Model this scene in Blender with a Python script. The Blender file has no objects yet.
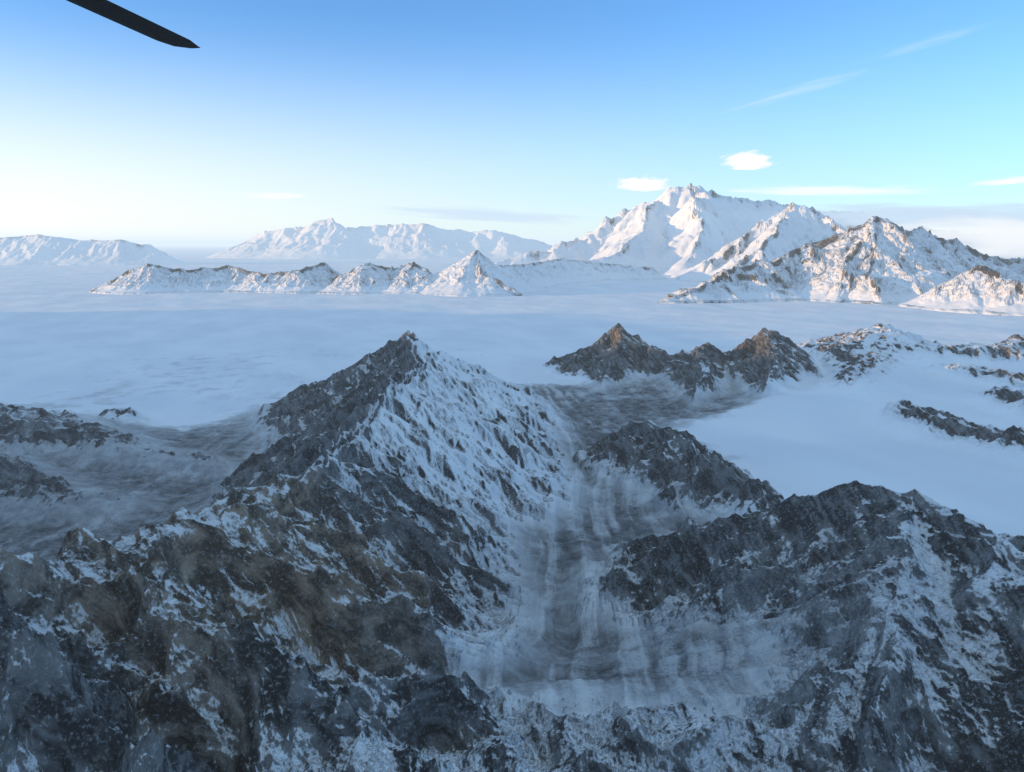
import bpy, bmesh, math, time
import numpy as np
from mathutils import Vector
T0=time.time()
H=15.0   # camera altitude above the glacier plain; 1 unit = 100 m
f32=np.float32
rs=np.random.RandomState(7)
PERM=rs.permutation(256).astype(np.int32)
ang=rs.rand(256)*2*np.pi
GX=np.cos(ang).astype(f32); GY=np.sin(ang).astype(f32)
R1=rs.rand(256).astype(f32); R2=rs.rand(256).astype(f32)
def hidx(ix,iy): return PERM[(PERM[ix&255]+iy)&255]
def perlin(x,y):
    fx=np.floor(x); fy=np.floor(y)
    ix=fx.astype(np.int32); iy=fy.astype(np.int32)
    x=(x-fx).astype(f32); y=(y-fy).astype(f32)
    u=x*x*x*(x*(x*6-15)+10); v=y*y*y*(y*(y*6-15)+10)
    def g(dx,dy):
        k=hidx(ix+dx,iy+dy); return GX[k]*(x-dx)+GY[k]*(y-dy)
    a=g(0,0); b=g(1,0); c=g(0,1); d=g(1,1)
    a=a+u*(b-a); c=c+u*(d-c)
    return (a+v*(c-a))*1.5
def fbm(x,y,o,gain=0.5):
    s=0;a=1;
    for i in range(o):
        s=s+a*perlin(x+17.3*i,y-9.1*i); x=x*2.03;y=y*2.03;a*=gain
    return s
def ridged(x,y,o,gain=0.5):
    s=0;a=1;w=1
    for i in range(o):
        n=1-np.abs(perlin(x+31.7*i,y+11.9*i))*1.6; n=n*n
        s=s+a*n*w; w=np.clip(n,0,1); x,y=(x*1.7+y*1.2),(y*1.7-x*1.2);a*=gain
    return s
def blur(A,ky,kx,n=2):
    for _ in range(n):
        for ax,k in ((0,ky),(1,kx)):
            p=[(0,0),(0,0)];p[ax]=(k+1,k)
            c=np.cumsum(np.pad(A,p,mode='edge').astype(np.float64),axis=ax)
            if ax==0: A=((c[2*k+1:]-c[:-2*k-1])/(2*k+1)).astype(f32)
            else: A=((c[:,2*k+1:]-c[:,:-2*k-1])/(2*k+1)).astype(f32)
    return A
def sstep(a,b,x):
    t=np.clip((x-a)/(b-a),0,1); return t*t*(3-2*t)
def erosion(x,y,dx,dy):
    fx=np.floor(x);fy=np.floor(y); ix=fx.astype(np.int32);iy=fy.astype(np.int32)
    x=(x-fx).astype(f32);y=(y-fy).astype(f32)
    va=np.zeros_like(x);vx=np.zeros_like(x);vy=np.zeros_like(x);wt=np.zeros_like(x)
    for i in range(-1,3):
        for j in range(-1,3):
            k=hidx(ix+i,iy+j)
            px=x-i-(R1[k]-0.5)*0.6; py=y-j-(R2[k]-0.5)*0.6
            d=px*px+py*py; w=np.exp(-2*d); wt+=w
            m=(px*dx+py*dy)*6.2832
            va+=np.cos(m)*w; s=-np.sin(m)*w; vx+=s*dx; vy+=s*dy
    return va/wt,vx/wt,vy/wt
def erode(X,Y,gx,gy,freq,amp,octs,mask,gain=0.45):
    x=X*freq;y=Y*freq
    h=np.zeros_like(X);hx=np.zeros_like(X);hy=np.zeros_like(X)
    a=amp;f=1.0
    for o in range(octs):
        tx=gx+hx;ty=gy+hy
        l=np.sqrt(tx*tx+ty*ty)+1e-4
        sc=np.minimum(l*1.5,1)/l
        fd=sstep(.03,.4,l)
        e,ex,ey=erosion(x*f+o*5.3,y*f+o*3.1,-ty*sc,tx*sc)
        h+=e*a*mask*fd
        q=min(a*f*freq*6.28*.6,.45)
        hx+=ex*q*mask*fd; hy+=ey*q*mask*fd
        a*=gain; f*=2.0
    return h
def ridge_field(X,Y,ridges):
    out=np.zeros_like(X)
    for pts,slope,pw in ridges:
        for (x0,y0,z0),(x1,y1,z1) in zip(pts[:-1],pts[1:]):
            zm=max(z0,z1); w=zm*pw/slope
            msk=(X>min(x0,x1)-w)&(X<max(x0,x1)+w)&(Y>min(y0,y1)-w)&(Y<max(y0,y1)+w)
            if not msk.any(): continue
            x=X[msk];y=Y[msk]
            dx=x1-x0;dy=y1-y0;L=dx*dx+dy*dy+1e-9
            t=np.clip(((x-x0)*dx+(y-y0)*dy)/L,0,1)
            d=np.sqrt((x-x0-t*dx)**2+(y-y0-t*dy)**2)
            zc=z0+(z1-z0)*t
            h=zc*np.maximum(0,1-d*slope/(pw*np.maximum(zc,1e-3)))**pw
            out[msk]=np.maximum(out[msk],h)
    return out
def make_mesh(name,X,Y,Z,attrs,mat):
    ny,nx=X.shape
    me=bpy.data.meshes.new(name)
    co=np.stack([X,Y,Z],-1).astype(f32).reshape(-1)
    n=nx*ny; me.vertices.add(n); me.vertices.foreach_set('co',co)
    idx=np.arange(n,dtype=np.int32).reshape(ny,nx)
    q=np.stack([idx[:-1,:-1],idx[:-1,1:],idx[1:,1:],idx[1:,:-1]],-1).reshape(-1,4)
    a=np.array([X[0,1]-X[0,0],Y[0,1]-Y[0,0]]);b=np.array([X[1,0]-X[0,0],Y[1,0]-Y[0,0]])
    if a[0]*b[1]-a[1]*b[0]<0: q=q[:,::-1]
    m=len(q)
    me.loops.add(m*4); me.loops.foreach_set('vertex_index',np.ascontiguousarray(q).reshape(-1))
    me.polygons.add(m); me.polygons.foreach_set('loop_start',np.arange(m,dtype=np.int32)*4)
    me.polygons.foreach_set('use_smooth',np.ones(m,dtype=bool))
    me.update(calc_edges=True)
    for k,v in attrs.items():
        at=me.attributes.new(k,'FLOAT','POINT'); at.data.foreach_set('value',v.astype(f32).reshape(-1))
    me.materials.append(mat)
    ob=bpy.data.objects.new(name,me); bpy.context.collection.objects.link(ob)
    return ob
# Terrain layout: every crest point is a world position (x,y,z) computed from a
# pixel position plus an assumed altitude (K) or an assumed ground range (KD).
cp,sp=math.cos(math.radians(10.1)),math.sin(math.radians(10.1))
def K(px,py,z):
    u=(386-py)/800;a=cp+sp*u;t=(sp-cp*u)/a;D=(1-z)/t
    return (round(D*(px-512)/800/a*H,2),round(D*H,2),round(z*H,2))
def KD(px,py,D):
    u=(386-py)/800;a=cp+sp*u;t=(sp-cp*u)/a
    return (round(D*(px-512)/800/a*H,2),round(D*H,2),round((1-D*t)*H,2))
near=[
 ([K(-120,600,.6),K(0,578,.55),K(60,562,.53),K(180,535,.5),K(240,505,.46),K(300,478,.42),K(345,442,.38),K(385,400,.43),K(402,386,.46),K(425,365,.43),K(405,334,.5)],.62,1.2),
 ([K(405,334,.5),K(432,350,.44),K(470,362,.3),K(515,405,.12)],.65,1.2),
 ([K(405,334,.5),K(375,356,.36),K(330,385,.12)],.65,1.2),
 ([K(402,386,.46),K(440,430,.3),K(480,480,.14)],.7,1.2),
 ([K(345,442,.38),K(300,470,.2),K(270,480,.1)],.6,1.3),
 ([K(180,535,.5),K(300,575,.4),K(400,615,.31),K(475,640,.23),K(530,660,.18)],.62,1.2),
 ([K(300,478,.42),K(370,520,.3),K(460,580,.17),K(510,610,.1)],.6,1.2),
 ([K(60,562,.53),K(180,620,.47),K(330,672,.41),K(450,695,.34)],.6,1.2),
 ([K(180,620,.47),K(160,700,.44),K(150,800,.42)],.7,1.2),
 ([K(605,462,.07),K(650,423,.23),K(700,450,.21),K(735,475,.2),K(775,503,.17)],.6,1.2),
 ([K(650,425,.22),K(670,470,.14),K(680,510,.1)],.6,1.2),
 ([K(612,600,.12),K(700,545,.25),K(790,508,.36),K(870,499,.42),K(932,507,.43),K(965,530,.43),K(1024,560,.42),K(1150,600,.45)],.58,1.25),
 ([K(932,507,.43),K(915,570,.4),K(890,640,.37),K(860,720,.35),K(840,800,.34)],.55,1.2),
 ([K(790,508,.36),K(750,570,.25),K(680,630,.2),K(620,655,.17)],.55,1.2),
 ([K(540,366,.02),K(575,352,.15),K(602,338,.28),K(622,325,.36),K(642,346,.24),K(665,356,.19),K(702,346,.26),K(735,354,.2),K(770,329,.37),K(797,358,.22),K(835,388,.08)],.75,1.2),
 ([K(622,328,.35),K(615,360,.17),K(600,392,.02)],.7,1.2),
 ([K(700,347,.26),K(705,375,.16),K(690,408,.03)],.7,1.2),
 ([K(770,333,.35),K(775,370,.2),K(760,412,.04)],.7,1.2),
 ([K(815,352,.08),K(850,340,.22),K(880,325,.32),K(910,346,.2),K(960,348,.21),K(1000,345,.22),K(1050,333,.28),K(1120,330,.28)],.5,1.2),
 ([K(880,328,.3),K(860,370,.2),K(830,400,.14)],.35,1.3),
 ([K(860,398,.1),K(900,403,.2),K(940,414,.19),K(1024,434,.21),K(1100,445,.2)],.45,1.2),
 ([K(900,372,.1),K(940,362,.18),K(990,368,.2),K(1060,378,.2)],.45,1.2),
 ([K(960,395,.1),K(1000,388,.18),K(1060,396,.22)],.45,1.2),
 ([K(-150,395,.26),K(0,413,.19),K(60,425,.15),K(150,448,.09),K(260,470,.06)],.28,1.2),
 ([K(-150,440,.2),K(0,470,.14),K(120,500,.08)],.3,1.2),
 ([K(85,418,.02),K(120,408,.1),K(160,420,.03)],.45,1.2),
 ([K(225,385,.02),K(270,372,.07),K(315,385,.03)],.2,1.2),
]
FAR={
'snow_mountain_front':([KD(650,303,13.5),KD(700,288,14),KD(735,266,15),KD(775,262,15.5),KD(800,250,16),KD(840,236,16),KD(875,218,16),KD(905,231,16),KD(930,230,16.5),KD(965,248,16),KD(1000,260,16),KD(1100,268,16)],
   [[KD(875,221,16),KD(850,255,15),KD(835,295,13.8)],[KD(930,233,16.5),KD(925,268,15),KD(930,298,13.6)],[KD(800,250,16),KD(770,280,15),KD(730,300,14)],[KD(955,282,13.2),KD(985,266,12.6),KD(1024,284,11.8),KD(1100,300,11.8)]]),
'snow_mountain_second':([KD(690,272,22),KD(735,245,23),KD(765,220,24),KD(793,204,24),KD(820,212,24),KD(850,232,24),KD(900,246,24)],[[KD(793,206,24),KD(770,235,22),KD(740,262,20.5)]]),
'snow_mountain_big':([KD(490,262,30),KD(545,252,31),KD(575,240,32),KD(600,227,33),KD(625,211,34),KD(655,195,34),KD(690,182,34),KD(715,192,34),KD(745,199,35),KD(775,204,35),KD(810,213,36),KD(860,213,37),KD(900,222,38),KD(960,234,40),KD(1080,240,42)],
   [[KD(655,198,34),KD(640,232,30),KD(615,258,27),KD(560,263,26)],[KD(690,186,34),KD(700,230,29),KD(690,262,26)]]),
'nunatak_a':([KD(95,288,17),KD(130,272,17),KD(150,264,17),KD(185,271,17),KD(230,266,17.5),KD(262,274,17),KD(300,270,17),KD(325,263,17.5),KD(342,280,17)],[]),
'nunatak_b':([KD(340,278,17),KD(365,263,17),KD(395,269,17.5),KD(415,263,17),KD(440,279,17)],[]),
'nunatak_c':([KD(432,290,16.2),KD(455,270,16.6),KD(475,251,17),KD(495,266,17.5),KD(530,264,20),KD(560,258,22),KD(590,262,23),KD(650,268,23)],[[KD(475,252,17),KD(482,272,16.2),KD(515,288,15.8)]]),
'far_a':([KD(-90,240,40),KD(-40,235,40),KD(0,238,40),KD(40,235,40),KD(80,240,40),KD(120,240,40),KD(150,246,40),KD(185,264,40)],[]),
'far_b':([KD(235,252,60),KD(265,232,60),KD(300,228,60),KD(330,219,60),KD(345,228,60),KD(380,226,60),KD(420,224,60),KD(450,230,60),KD(500,232,60),KD(560,248,60)],[]),
}
def mkmat(name):
    m=bpy.data.materials.new(name); m.use_nodes=True
    nt=m.node_tree; N=nt.nodes; L=nt.links
    b=N['Principled BSDF']; b.inputs['Roughness'].default_value=.9; b.inputs['Specular IOR Level'].default_value=.1
    return m,N,L,b
def terrain_material(name,sc):
    m,N,L,b=mkmat(name)
    geo=N.new('ShaderNodeNewGeometry')
    def noise(s,d=8,r=.6,stretch=None,rot=(0,0,.35)):
        n=N.new('ShaderNodeTexNoise'); n.inputs['Scale'].default_value=s; n.inputs['Detail'].default_value=d; n.inputs['Roughness'].default_value=r
        if stretch:
            mp=N.new('ShaderNodeMapping'); mp.vector_type='TEXTURE'; mp.inputs['Scale'].default_value=stretch; mp.inputs['Rotation'].default_value=rot
            L.new(geo.outputs['Position'],mp.inputs[0]); L.new(mp.outputs[0],n.inputs['Vector'])
        else: L.new(geo.outputs['Position'],n.inputs['Vector'])
        return n.outputs['Fac']
    def attr(n):
        a=N.new('ShaderNodeAttribute'); a.attribute_name=n; return a.outputs['Fac']
    def math_(op,a,bb):
        n=N.new('ShaderNodeMath'); n.operation=op
        for i,v in enumerate((a,bb)):
            if isinstance(v,(int,float)): n.inputs[i].default_value=v
            else: L.new(v,n.inputs[i])
        return n.outputs[0]
    def mr(v,a,bb,c=0,d=1):
        n=N.new('ShaderNodeMapRange'); n.interpolation_type='SMOOTHSTEP'
        L.new(v,n.inputs[0]); n.inputs[1].default_value=a;n.inputs[2].default_value=bb;n.inputs[3].default_value=c;n.inputs[4].default_value=d
        return n.outputs[0]
    def mix(f,a,bb):
        n=N.new('ShaderNodeMix'); n.data_type='RGBA'
        if isinstance(f,float): n.inputs[0].default_value=f
        else: L.new(f,n.inputs[0])
        for i,v in ((6,a),(7,bb)):
            if isinstance(v,tuple): n.inputs[i].default_value=(*v,1)
            else: L.new(v,n.inputs[i])
        return n.outputs[2]
    snow=attr('snow'); deb=attr('debris'); brn=attr('brown'); flo=attr('flow')
    n1=noise(1.4*sc,6,.64); n2=noise(11*sc,4,.7); n3=noise(.12*sc,2,.55,(1,2.2,1))
    strata=noise(3.0*sc,3,.6,(7,7,.7),(.5,.35,.3))
    rk=math_('ADD',math_('MULTIPLY',n1,.5),math_('MULTIPLY',strata,.5))
    grey=mix(mr(rk,.43,.6),(.035,.036,.038),(.21,.208,.205))
    brown=mix(mr(rk,.43,.6),(.08,.06,.044),(.36,.27,.195))
    rock=mix(mr(math_('ADD',brn,math_('MULTIPLY',math_('SUBTRACT',n3,.5),1.2)),.3,.85),grey,brown)
    rock=mix(mr(n2,.5,.75,.0,.55),rock,(.55,.56,.58))
    v=math_('ADD',snow,math_('MULTIPLY',math_('SUBTRACT',n1,.5),.85))
    v=math_('ADD',v,math_('MULTIPLY',math_('SUBTRACT',strata,.5),.55))
    v=math_('ADD',v,math_('MULTIPLY',math_('SUBTRACT',n2,.5),.5))
    fac=mr(v,.38,.68)
    snowc=mix(mr(n3,.3,.7),(.75,.775,.81),(.85,.865,.88))
    col=mix(fac,rock,snowc)
    debc=mix(mr(math_('ADD',math_('MULTIPLY',n2,.5),math_('MULTIPLY',flo,.5)),.32,.66),(.065,.068,.073),(.46,.47,.48))
    col=mix(math_('MULTIPLY',deb,mr(n1,.25,.7,.7,1)),col,debc)
    L.new(col,b.inputs['Base Color'])
    bp=N.new('ShaderNodeBump'); bp.inputs['Strength'].default_value=1; bp.inputs['Distance'].default_value=.32/sc
    amt=math_('MAXIMUM',mr(snow,.5,1.1,1,.08),math_('MULTIPLY',deb,.6))
    hh=math_('MULTIPLY',math_('ADD',rk,math_('MULTIPLY',n2,.28)),amt)
    L.new(hh,bp.inputs['Height']); L.new(bp.outputs[0],b.inputs['Normal'])
    return m
MN=terrain_material('rock_and_snow',1.0)
MF=terrain_material('far_rock_and_snow',.2)
ctrl=[(.07,1.26,.25,.7),(-.3,.95,.35,.3),(.3,.95,.31,.4),(0,.8,.34,.3),(-.8,.6,.4,.2),(.8,.7,.2,.2),(1.0,.95,.12,.3),(.4,1.3,.24,.6),(.08,1.45,.16,.8),
(.1,1.65,.08,1),(.12,1.9,.06,1),(.13,2.2,.05,1),(.15,2.74,.04,1),(.2,3.4,.03,1),(.16,4.1,.02,1),(.16,5,0,.9),(.3,6.2,0,.0),
(-1.2,1.6,.05,1),(-1.5,2.7,.03,1),(-1,3.5,.02,1),(-3,3,.05,1),(-2,4.6,0,.2),(-4,5.2,0,0),(-1,5.8,0,0),(-1.2,4.3,.02,.6),(-2,2,.03,1),(-4,2,.05,1),(-2.2,3.8,.04,.9),
(1.1,2.3,.1,.1),(1.3,3,.08,0),(2,3,.12,0),(1.3,4,.05,0.1),(2.5,4.5,.1,0),(2.6,5.5,.12,0),(3.5,5,.1,0),(1,4.8,.02,1),(.6,4.8,.01,.9),(1.5,7.5,0,0),(1.6,1.2,.05,.4),(1.75,4.3,.15,0),(3,3,.1,0),(4,7,.03,0)]
def idw(X,Y):
    w=np.zeros_like(X);z=np.zeros_like(X);d=np.zeros_like(X)
    for cx,cy,cz,cd in ctrl:
        q=((X-cx*H)**2+(Y-cy*H)**2)/(H*H)+.01
        k=q**-1.6; w+=k; z+=k*cz*H; d+=k*cd
    return z/w,d/w
th=np.radians(np.concatenate([np.arange(-180,-60,3),np.arange(-60,-38,.4),np.linspace(-38,38,1150),np.arange(38.4,60,.4),np.arange(60,181,3)])).astype(f32)
r=np.concatenate([np.geomspace(.5,8,1300),np.geomspace(8,40,240)[1:],np.geomspace(40,330,90)[1:]]).astype(f32)*H
RR,TT=np.meshgrid(r,th,indexing='ij')
X=RR*np.sin(TT);Y=RR*np.cos(TT)
nr=int((r<9.5*H).sum())
Xn,Yn=X[:nr],Y[:nr]
def blob(cx,cy,s): return np.exp(-((Xn-cx*H)**2+(Yn-cy*H)**2)/(s*H)**2)
wx=fbm(Xn/7,Yn/7,3)*.6+fbm(Xn/1.6,Yn/1.6,3)*.14; wy=fbm(Xn/7+50,Yn/7,3)*.6+fbm(Xn/1.6+50,Yn/1.6,3)*.14
bz,deb=idw(Xn,Yn)
fade=1-sstep(7.0*H,9.0*H,RR[:nr]); bz*=fade; deb*=fade
rf=ridge_field(Xn+wx,Yn+wy,near)
k=.5
hh=np.clip(.5+.5*(rf-bz)/k,0,1); base=bz*(1-hh)+rf*hh+k*hh*(1-hh)*.5
def pgrad(Z):
    gr=np.gradient(Z,r[:nr],axis=0); gt=np.gradient(Z,th,axis=1)/RR[:nr]
    s,c=np.sin(TT[:nr]),np.cos(TT[:nr])
    return (gr*s+gt*c).astype(f32),(gr*c-gt*s).astype(f32)
gx,gy=pgrad(base)
nb=1-sstep(1.4*H,3*H,RR[:nr])
gx=blur(gx,6,11)*(1-nb)+blur(gx,28,45)*nb;gy=blur(gy,6,11)*(1-nb)+blur(gy,28,45)*nb
mount=sstep(-.3,1.3,rf-bz)
nearmask=1-sstep(1.05*H,1.45*H,RR[:nr])
bowl=blob(.5,1.4,.24)
peakE=np.clip(blob(-.35,4.2,.8)+blob(-.25,2.9,.6),0,1)
east=peakE*sstep(.0,.5,-gx)
mask=np.clip(mount+.8*nearmask,0,1).astype(f32)*(1-.3*bowl)
er=erode(Xn+wx,Yn+wy,gx,gy,.24,.76,6,mask,.5)*(1-.4*east)
Zn=base+er-.1*mask
Zn+=mask*(ridged(Xn/2.6,Yn/2.6,7,.5)-.9)*(.32+.22*nearmask)*(1-.5*east)
cy=np.array([0,1.3,1.7,2.2,2.74,3.4,4.1,5,6,8])*H; cx=np.array([.0,.05,.1,.13,.15,.22,.2,.1,.0,-.2])*H
off=Xn-np.interp(Yn,cy,cx)+fbm(Xn/6,Yn/9,3)*.5
core=np.exp(-(off/(.42*H))**2)
flow=fbm(off/.65,Yn/18,5,.55)*(.25+.75*core)
mixf=fbm(Xn/2.5,Yn/2.5,6,.6)
Zn+=(fbm(Xn/3,Yn/3,6)*.06*(.3+deb)+flow*.13*deb+ridged(Xn/3,Yn/3,7,.55)*.16*deb+fbm(Xn/14,Yn/22,4)*.22*(1-deb))*fade*(1-mask*.7)
gx,gy=pgrad(Zn); sl=np.sqrt(gx*gx+gy*gy)
bl=np.clip(1.25-sl*.58,-.2,1.1)
snow=np.ones_like(X)*1.15; debris=np.zeros_like(X); brown=np.zeros_like(X); flw=np.full_like(X,.5)
sn=bl-gx.clip(-1,1)*(.4+.5*peakE)+.16*east-.22*er*mask-.3*mask
sn-=.16*sstep(5*H,5.4*H,Yn)*(1-sstep(2.3*H,2.7*H,Xn))
sn+=.3*blob(3.2,6.7,.9)
sn-=.05*blob(-.3,1.2,.7)
low=blob(-2.0,2.9,1.3)
sn-=.4*low
snow[:nr]=(sn-.08*blob(-.7,1.0,.5))*mask+(1-mask)*1.1
debris[:nr]=np.clip(sstep(.3,.65,deb+flow*.15+mixf*.16)*(1-mask*(.92-.4*low))+.2*bowl,0,1)
brown[:nr]=np.clip(blob(-.45,1.6,.4)*.85+blob(-.65,1.05,.33)*.6+blob(.85,6.1,.4)*.7+blob(1.9,5.8,.3)*.3,0,1.2)
flw[:nr]=.47+flow*.5+mixf*.3-.16*core*sstep(1.3*H,1.7*H,Yn)*(1-sstep(4.5*H,5.5*H,Yn))-.2*blob(.1,1.4,.25)-.3*blob(.75,4.75,.4)-.3*low
Z=np.zeros_like(X);Z[:nr]=Zn
Z+=sstep(5.5*H,9*H,RR)*(1-sstep(40*H,80*H,RR))*np.clip(fbm(X/38,Y/28,5,.55)*.32,-.4,.6)
make_mesh('mountain_terrain',X,Y,Z,dict(snow=snow,debris=debris,brown=brown,flow=flw),MN)
def spurs(crest,rng,step,slope):
    out=[]
    P=np.array(crest)
    for a,b in zip(P[:-1],P[1:]):
        L=np.hypot(*(b-a)[:2]); n=max(1,int(L/step))
        for i in range(n):
            t=(i+rng.rand())/n; p=a+(b-a)*t
            if p[2]<2: continue
            dx,dy=(b-a)[:2]/L
            for s in (-1,1):
                an=math.atan2(dy,dx)+s*math.pi/2+rng.uniform(-.5,.5)
                Ln=p[2]/slope*rng.uniform(.6,1.1)
                q=[p*[1,1,.98]]
                for fr,zf in ((.3,.68),(.6,.38),(.95,.1)):
                    an+=rng.uniform(-.25,.25)
                    q.append(np.array([p[0]+math.cos(an)*Ln*fr,p[1]+math.sin(an)*Ln*fr,p[2]*zf*rng.uniform(.85,1.1)]))
                out.append(([tuple(v) for v in q],slope*1.5,1.2))
    return out
def mountain(name,crest,extra,nx,ny,scale,snowbias,slope=.55,seed=1,rough=1,steep=1.6):
    rng=np.random.RandomState(seed)
    rid=[(crest,slope*steep,1.3)]+[(e,slope*1.5,1.2) for e in extra]+spurs(crest,rng,2.6*scale,slope)
    P=np.array(crest+[p for e in extra for p in e]); m=P[:,2].max()/slope*1.35
    x=np.linspace(P[:,0].min()-m*.8,P[:,0].max()+m*.8,nx).astype(f32); y=np.linspace(P[:,1].min()-m,P[:,1].max()+m,ny).astype(f32)
    X,Y=np.meshgrid(x,y)
    wx=fbm(X/(9*scale),Y/(9*scale),4)*1.0*scale; wy=fbm(X/(9*scale)+40,Y/(9*scale),4)*1.0*scale
    rf=ridge_field(X+wx,Y+wy,rid)
    g=np.gradient(rf,y,x); mask=sstep(0,3*scale,rf).astype(f32)
    kx=max(1,int(.35*scale/(x[1]-x[0])));ky=max(1,int(.35*scale/(y[1]-y[0])))
    er=erode(X+wx,Y+wy,blur(g[1],ky,kx),blur(g[0],ky,kx),.16/scale,.7*scale*rough,5,mask,.48)
    Z=rf+er+mask*(ridged(X/(6*scale),Y/(6*scale),5)-.9)*.45*scale*rough
    Z=Z-.9*(1-sstep(0,.7,rf))
    g=np.gradient(Z,y,x); sl=np.hypot(g[0],g[1])
    snow=np.clip(1.35-sl*.5,-.1,1.3)+snowbias-.12*er/scale
    return make_mesh(name,X,Y,Z,dict(snow=snow,debris=np.zeros_like(X),brown=np.full_like(X,.6),flow=np.full_like(X,.5)),MF)
cfg={'snow_mountain_front':(1000,600,1.6,-.0,.43,1.15),'snow_mountain_second':(450,400,2.6,.18,.5,.95),'snow_mountain_big':(900,500,4,.3,.45,1.0),
'nunatak_a':(600,250,1.1,-.02,.6,.9),'nunatak_b':(300,200,1.1,-.08,.6,.9),'nunatak_c':(500,500,1.2,.0,.6,.7),'far_a':(500,200,3,.25,.6,.6),'far_b':(600,200,5,.25,.5,.7)}
nm={'snow_mountain_front':'snow_mountain','snow_mountain_second':'snow_mountain','snow_mountain_big':'snow_mountain','nunatak_a':'rock_ridge','nunatak_b':'rock_ridge','nunatak_c':'snow_peak','far_a':'mountain_range','far_b':'mountain_range'}
for i,(k_,(c,e)) in enumerate(FAR.items()):
    a=cfg[k_]; mountain(nm[k_],c,e,a[0],a[1],a[2],a[3],a[4],seed=i+3,rough=a[5],steep=1.6 if 'snow' in k_ else 1.1)
# the range west of the valley, outside the view, whose shadow covers the foreground
west=[(-5.0*H,-9*H,1.2*H),(-7*H,-5*H,1.3*H),(-8.2*H,-2*H,1.3*H),(-8.8*H,.5*H,1.28*H),(-9.1*H,1.8*H,1.24*H),(-9.3*H,2.8*H,1.19*H),(-9.6*H,3.8*H,1.08*H),(-10.2*H,5.5*H,1.06*H),(-11.5*H,8.5*H,1.04*H),(-12.3*H,10.3*H,.8*H)]
mountain('mountain_ridge',west,[],400,600,2.5,.1,.75,seed=40,rough=.4,steep=1)
SUNB,SUNE=-102,4.6
bpy.ops.mesh.primitive_cube_add(size=1,location=(0,2000,14)); hz=bpy.context.object; hz.name='haze'; hz.scale=(9000,9000,36)
m=bpy.data.materials.new('glowing_haze'); m.use_nodes=True; N=m.node_tree.nodes; L=m.node_tree.links; N.clear()
o=N.new('ShaderNodeOutputMaterial'); ab=N.new('ShaderNodeVolumeAbsorption'); em=N.new('ShaderNodeEmission'); ad=N.new('ShaderNodeAddShader')
sig=.0005
ab.inputs['Color'].default_value=(0,0,0,1); ab.inputs['Density'].default_value=sig
em.inputs['Color'].default_value=(.75,.88,1,1); em.inputs['Strength'].default_value=sig*1.02  # emission colour stands in for light scattered by the hazy air
L.new(ab.outputs[0],ad.inputs[0]);L.new(em.outputs[0],ad.inputs[1]);L.new(ad.outputs[0],o.inputs['Volume'])
hz.data.materials.append(m)
from mathutils import noise as mn
def cloud(name,p,size,dens,seed,tilt=0,col=(1.05,1.05,1.06),puff=.15):
    bm=bmesh.new(); bmesh.ops.create_icosphere(bm,subdivisions=4,radius=1)
    rng=Vector((seed*3.1,seed*1.7,0))
    for v in bm.verts:
        n=mn.fractal(v.co*1.3+rng,1,2,4); v.co*=1+puff*n
        if v.co.z<0: v.co.z*=.6
    me=bpy.data.meshes.new(name);bm.to_mesh(me);bm.free()
    ob=bpy.data.objects.new(name,me);bpy.context.collection.objects.link(ob);ob.location=p;ob.scale=size;ob.rotation_euler=(0,-math.radians(tilt),0)
    m=bpy.data.materials.new('glowing_cloud');m.use_nodes=True;N=m.node_tree.nodes;L=m.node_tree.links;N.clear()
    o=N.new('ShaderNodeOutputMaterial')
    tc=N.new('ShaderNodeTexCoord');ln=N.new('ShaderNodeVectorMath');ln.operation='LENGTH';L.new(tc.outputs['Object'],ln.inputs[0])
    no=N.new('ShaderNodeTexNoise');no.inputs['Scale'].default_value=2.6;no.inputs['Detail'].default_value=5;no.inputs['Roughness'].default_value=.6;L.new(tc.outputs['Object'],no.inputs['Vector'])
    no.noise_dimensions='4D';no.inputs['W'].default_value=seed*2.3
    n2=N.new('ShaderNodeMath');n2.operation='MULTIPLY_ADD';L.new(no.outputs['Fac'],n2.inputs[0]);n2.inputs[1].default_value=2;n2.inputs[2].default_value=-.35
    mm=N.new('ShaderNodeMath');mm.operation='MULTIPLY';L.new(ln.outputs['Value'],mm.inputs[0]);mm.inputs[1].default_value=.9
    a=N.new('ShaderNodeMath');a.operation='SUBTRACT';L.new(n2.outputs[0],a.inputs[0]);L.new(mm.outputs[0],a.inputs[1])
    r_=N.new('ShaderNodeMapRange');L.new(a.outputs[0],r_.inputs[0]);r_.inputs[1].default_value=0;r_.inputs[2].default_value=.5;r_.inputs[3].default_value=0;r_.inputs[4].default_value=dens
    ab=N.new('ShaderNodeVolumeAbsorption'); em=N.new('ShaderNodeEmission'); ad=N.new('ShaderNodeAddShader')
    ab.inputs['Color'].default_value=(0,0,0,1);em.inputs['Color'].default_value=(*col,1)
    L.new(r_.outputs[0],ab.inputs['Density']);L.new(r_.outputs[0],em.inputs['Strength'])  # self-emission stands in for sunlight scattered inside the cloud
    L.new(ab.outputs[0],ad.inputs[0]);L.new(em.outputs[0],ad.inputs[1]);L.new(ad.outputs[0],o.inputs['Volume'])
    me.materials.append(m)
cloud('cloud',KD(643,185,35),(22,10,6.5),.9,1)
cloud('cloud',KD(748,162,30),(17,9,7),1.4,2)
cloud('cloud',KD(275,196,50),(38,18,5),.12,3)
cloud('cloud',KD(830,191,60),(150,45,8),.045,4,0)
cloud('cloud',KD(1010,181,50),(45,22,5),.12,9,5)
cloud('cloud_bank',KD(490,216,75),(190,50,14),.05,5,-3,(.62,.78,.96))
cloud('cloud_bank',KD(940,217,34),(140,30,12),.16,6,0,(.58,.74,.92))
cloud('cloud_bank',KD(1010,240,22),(75,20,13),.16,12,0,(.95,.97,1))
cloud('cirrus_cloud',KD(800,90,60),(110,40,9),.006,8,15)
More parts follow.
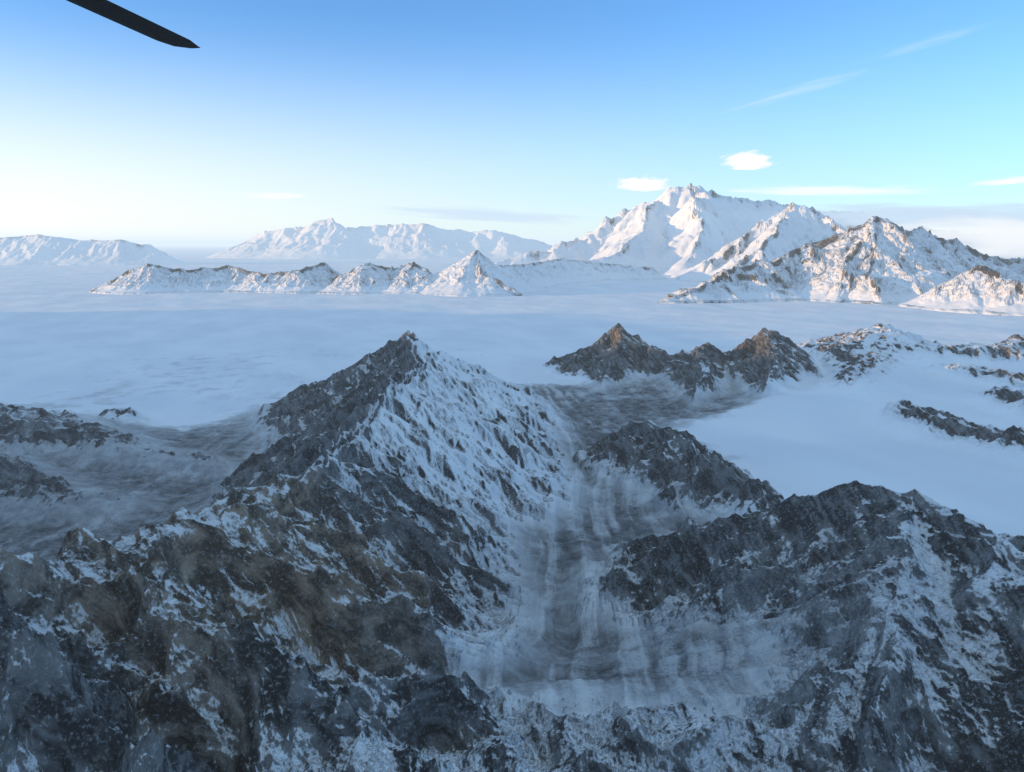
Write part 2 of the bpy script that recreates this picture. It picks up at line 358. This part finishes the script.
cloud('cirrus_cloud',KD(930,42,60),(100,40,8),.004,11,15)
bm=bmesh.new()
prof=[(-.5,0),(-.42,.05),(-.2,.07),(.1,.055),(.5,.0),(.1,-.02),(-.2,-.035),(-.42,-.03)]
st=[(.0660,.35,-.0251+.0004),(.0652,.75,-.0252),(.0635,1,-.0254),(.045,1,-.0277),(.02,1,-.0307),(0,1,-.0331)]
rings=[]
for yy,c_,xx in st:
    rings.append([bm.verts.new((xx+p*.0026*c_,yy,15.015+q*.0026*c_)) for p,q in prof])
for a,b_ in zip(rings[:-1],rings[1:]):
    for i in range(8): bm.faces.new((a[i],a[(i+1)%8],b_[(i+1)%8],b_[i]))
bm.faces.new(rings[0]);bm.faces.new(rings[-1])
bmesh.ops.recalc_face_normals(bm,faces=bm.faces)
me=bpy.data.meshes.new('helicopter_rotor_blade');bm.to_mesh(me);bm.free()
ob=bpy.data.objects.new('helicopter_rotor_blade',me);bpy.context.collection.objects.link(ob)
m,N,L,b=mkmat('blade_paint');b.inputs['Base Color'].default_value=(.02,.022,.025,1);b.inputs['Roughness'].default_value=.6;me.materials.append(m)
w=bpy.data.worlds.new('World'); bpy.context.scene.world=w; w.use_nodes=True
N=w.node_tree.nodes; L=w.node_tree.links
sky=N.new('ShaderNodeTexSky'); sky.sky_type='NISHITA'; sky.sun_disc=False
sky.sun_elevation=math.radians(SUNE); sky.sun_rotation=math.radians(SUNB); sky.altitude=2500; sky.air_density=1; sky.dust_density=.5; sky.ozone_density=3
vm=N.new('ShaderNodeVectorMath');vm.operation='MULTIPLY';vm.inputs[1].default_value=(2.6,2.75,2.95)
L.new(sky.outputs[0],vm.inputs[0])
tc=N.new('ShaderNodeTexCoord');sx=N.new('ShaderNodeSeparateXYZ');L.new(tc.outputs['Generated'],sx.inputs[0])
def wm(v,a,b_,c=0,d=1,t='SMOOTHSTEP'):
    n=N.new('ShaderNodeMapRange');n.interpolation_type=t;L.new(v,n.inputs[0])
    for i,q in enumerate((a,b_,c,d)): n.inputs[i+1].default_value=q
    return n.outputs[0]
lowm=wm(sx.outputs['Z'],.26,-.02,0,1,'SMOOTHSTEP'); side=wm(sx.outputs['X'],.6,-.5,.4,1,'LINEAR')
lm=N.new('ShaderNodeMath');lm.operation='MULTIPLY';L.new(lowm,lm.inputs[0]);L.new(side,lm.inputs[1])
tint=N.new('ShaderNodeMix');tint.data_type='RGBA';L.new(wm(sx.outputs['X'],.3,-.5,0,1,'LINEAR'),tint.inputs[0]);tint.inputs[6].default_value=(4.9,6.1,6.9,1);tint.inputs[7].default_value=(7.5,7.3,6.6,1)
m1=N.new('ShaderNodeMix');m1.data_type='RGBA';L.new(lm.outputs[0],m1.inputs[0]);L.new(vm.outputs[0],m1.inputs[6]);L.new(tint.outputs[2],m1.inputs[7])
mx=N.new('ShaderNodeMix');mx.data_type='RGBA';L.new(wm(sx.outputs['Z'],.38,.75),mx.inputs[0]);L.new(m1.outputs[2],mx.inputs[6]);mx.inputs[7].default_value=(2.3,3.4,4.5,1)  # bright veil overhead, added above the view to lift the ambient light
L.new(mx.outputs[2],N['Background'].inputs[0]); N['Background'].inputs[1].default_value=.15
sd=Vector((math.sin(math.radians(SUNB))*math.cos(math.radians(SUNE)),math.cos(math.radians(SUNB))*math.cos(math.radians(SUNE)),math.sin(math.radians(SUNE))))
l=bpy.data.lights.new('sun','SUN'); l.energy=5; l.angle=math.radians(.5); l.color=(1,.6,.26)
lo=bpy.data.objects.new('sun',l); lo.rotation_euler=sd.to_track_quat('Z','Y').to_euler(); bpy.context.collection.objects.link(lo)
c=bpy.data.cameras.new('camera'); co=bpy.data.objects.new('camera',c); bpy.context.collection.objects.link(co)
co.location=(0,0,H); co.rotation_euler=(math.radians(90-10.1),0,0)
c.sensor_width=36; c.lens=36*800/1024; c.clip_start=.005; c.clip_end=20000
bpy.context.scene.camera=co
s=bpy.context.scene; s.view_settings.view_transform='Standard'; s.view_settings.look='None'; s.view_settings.exposure=0
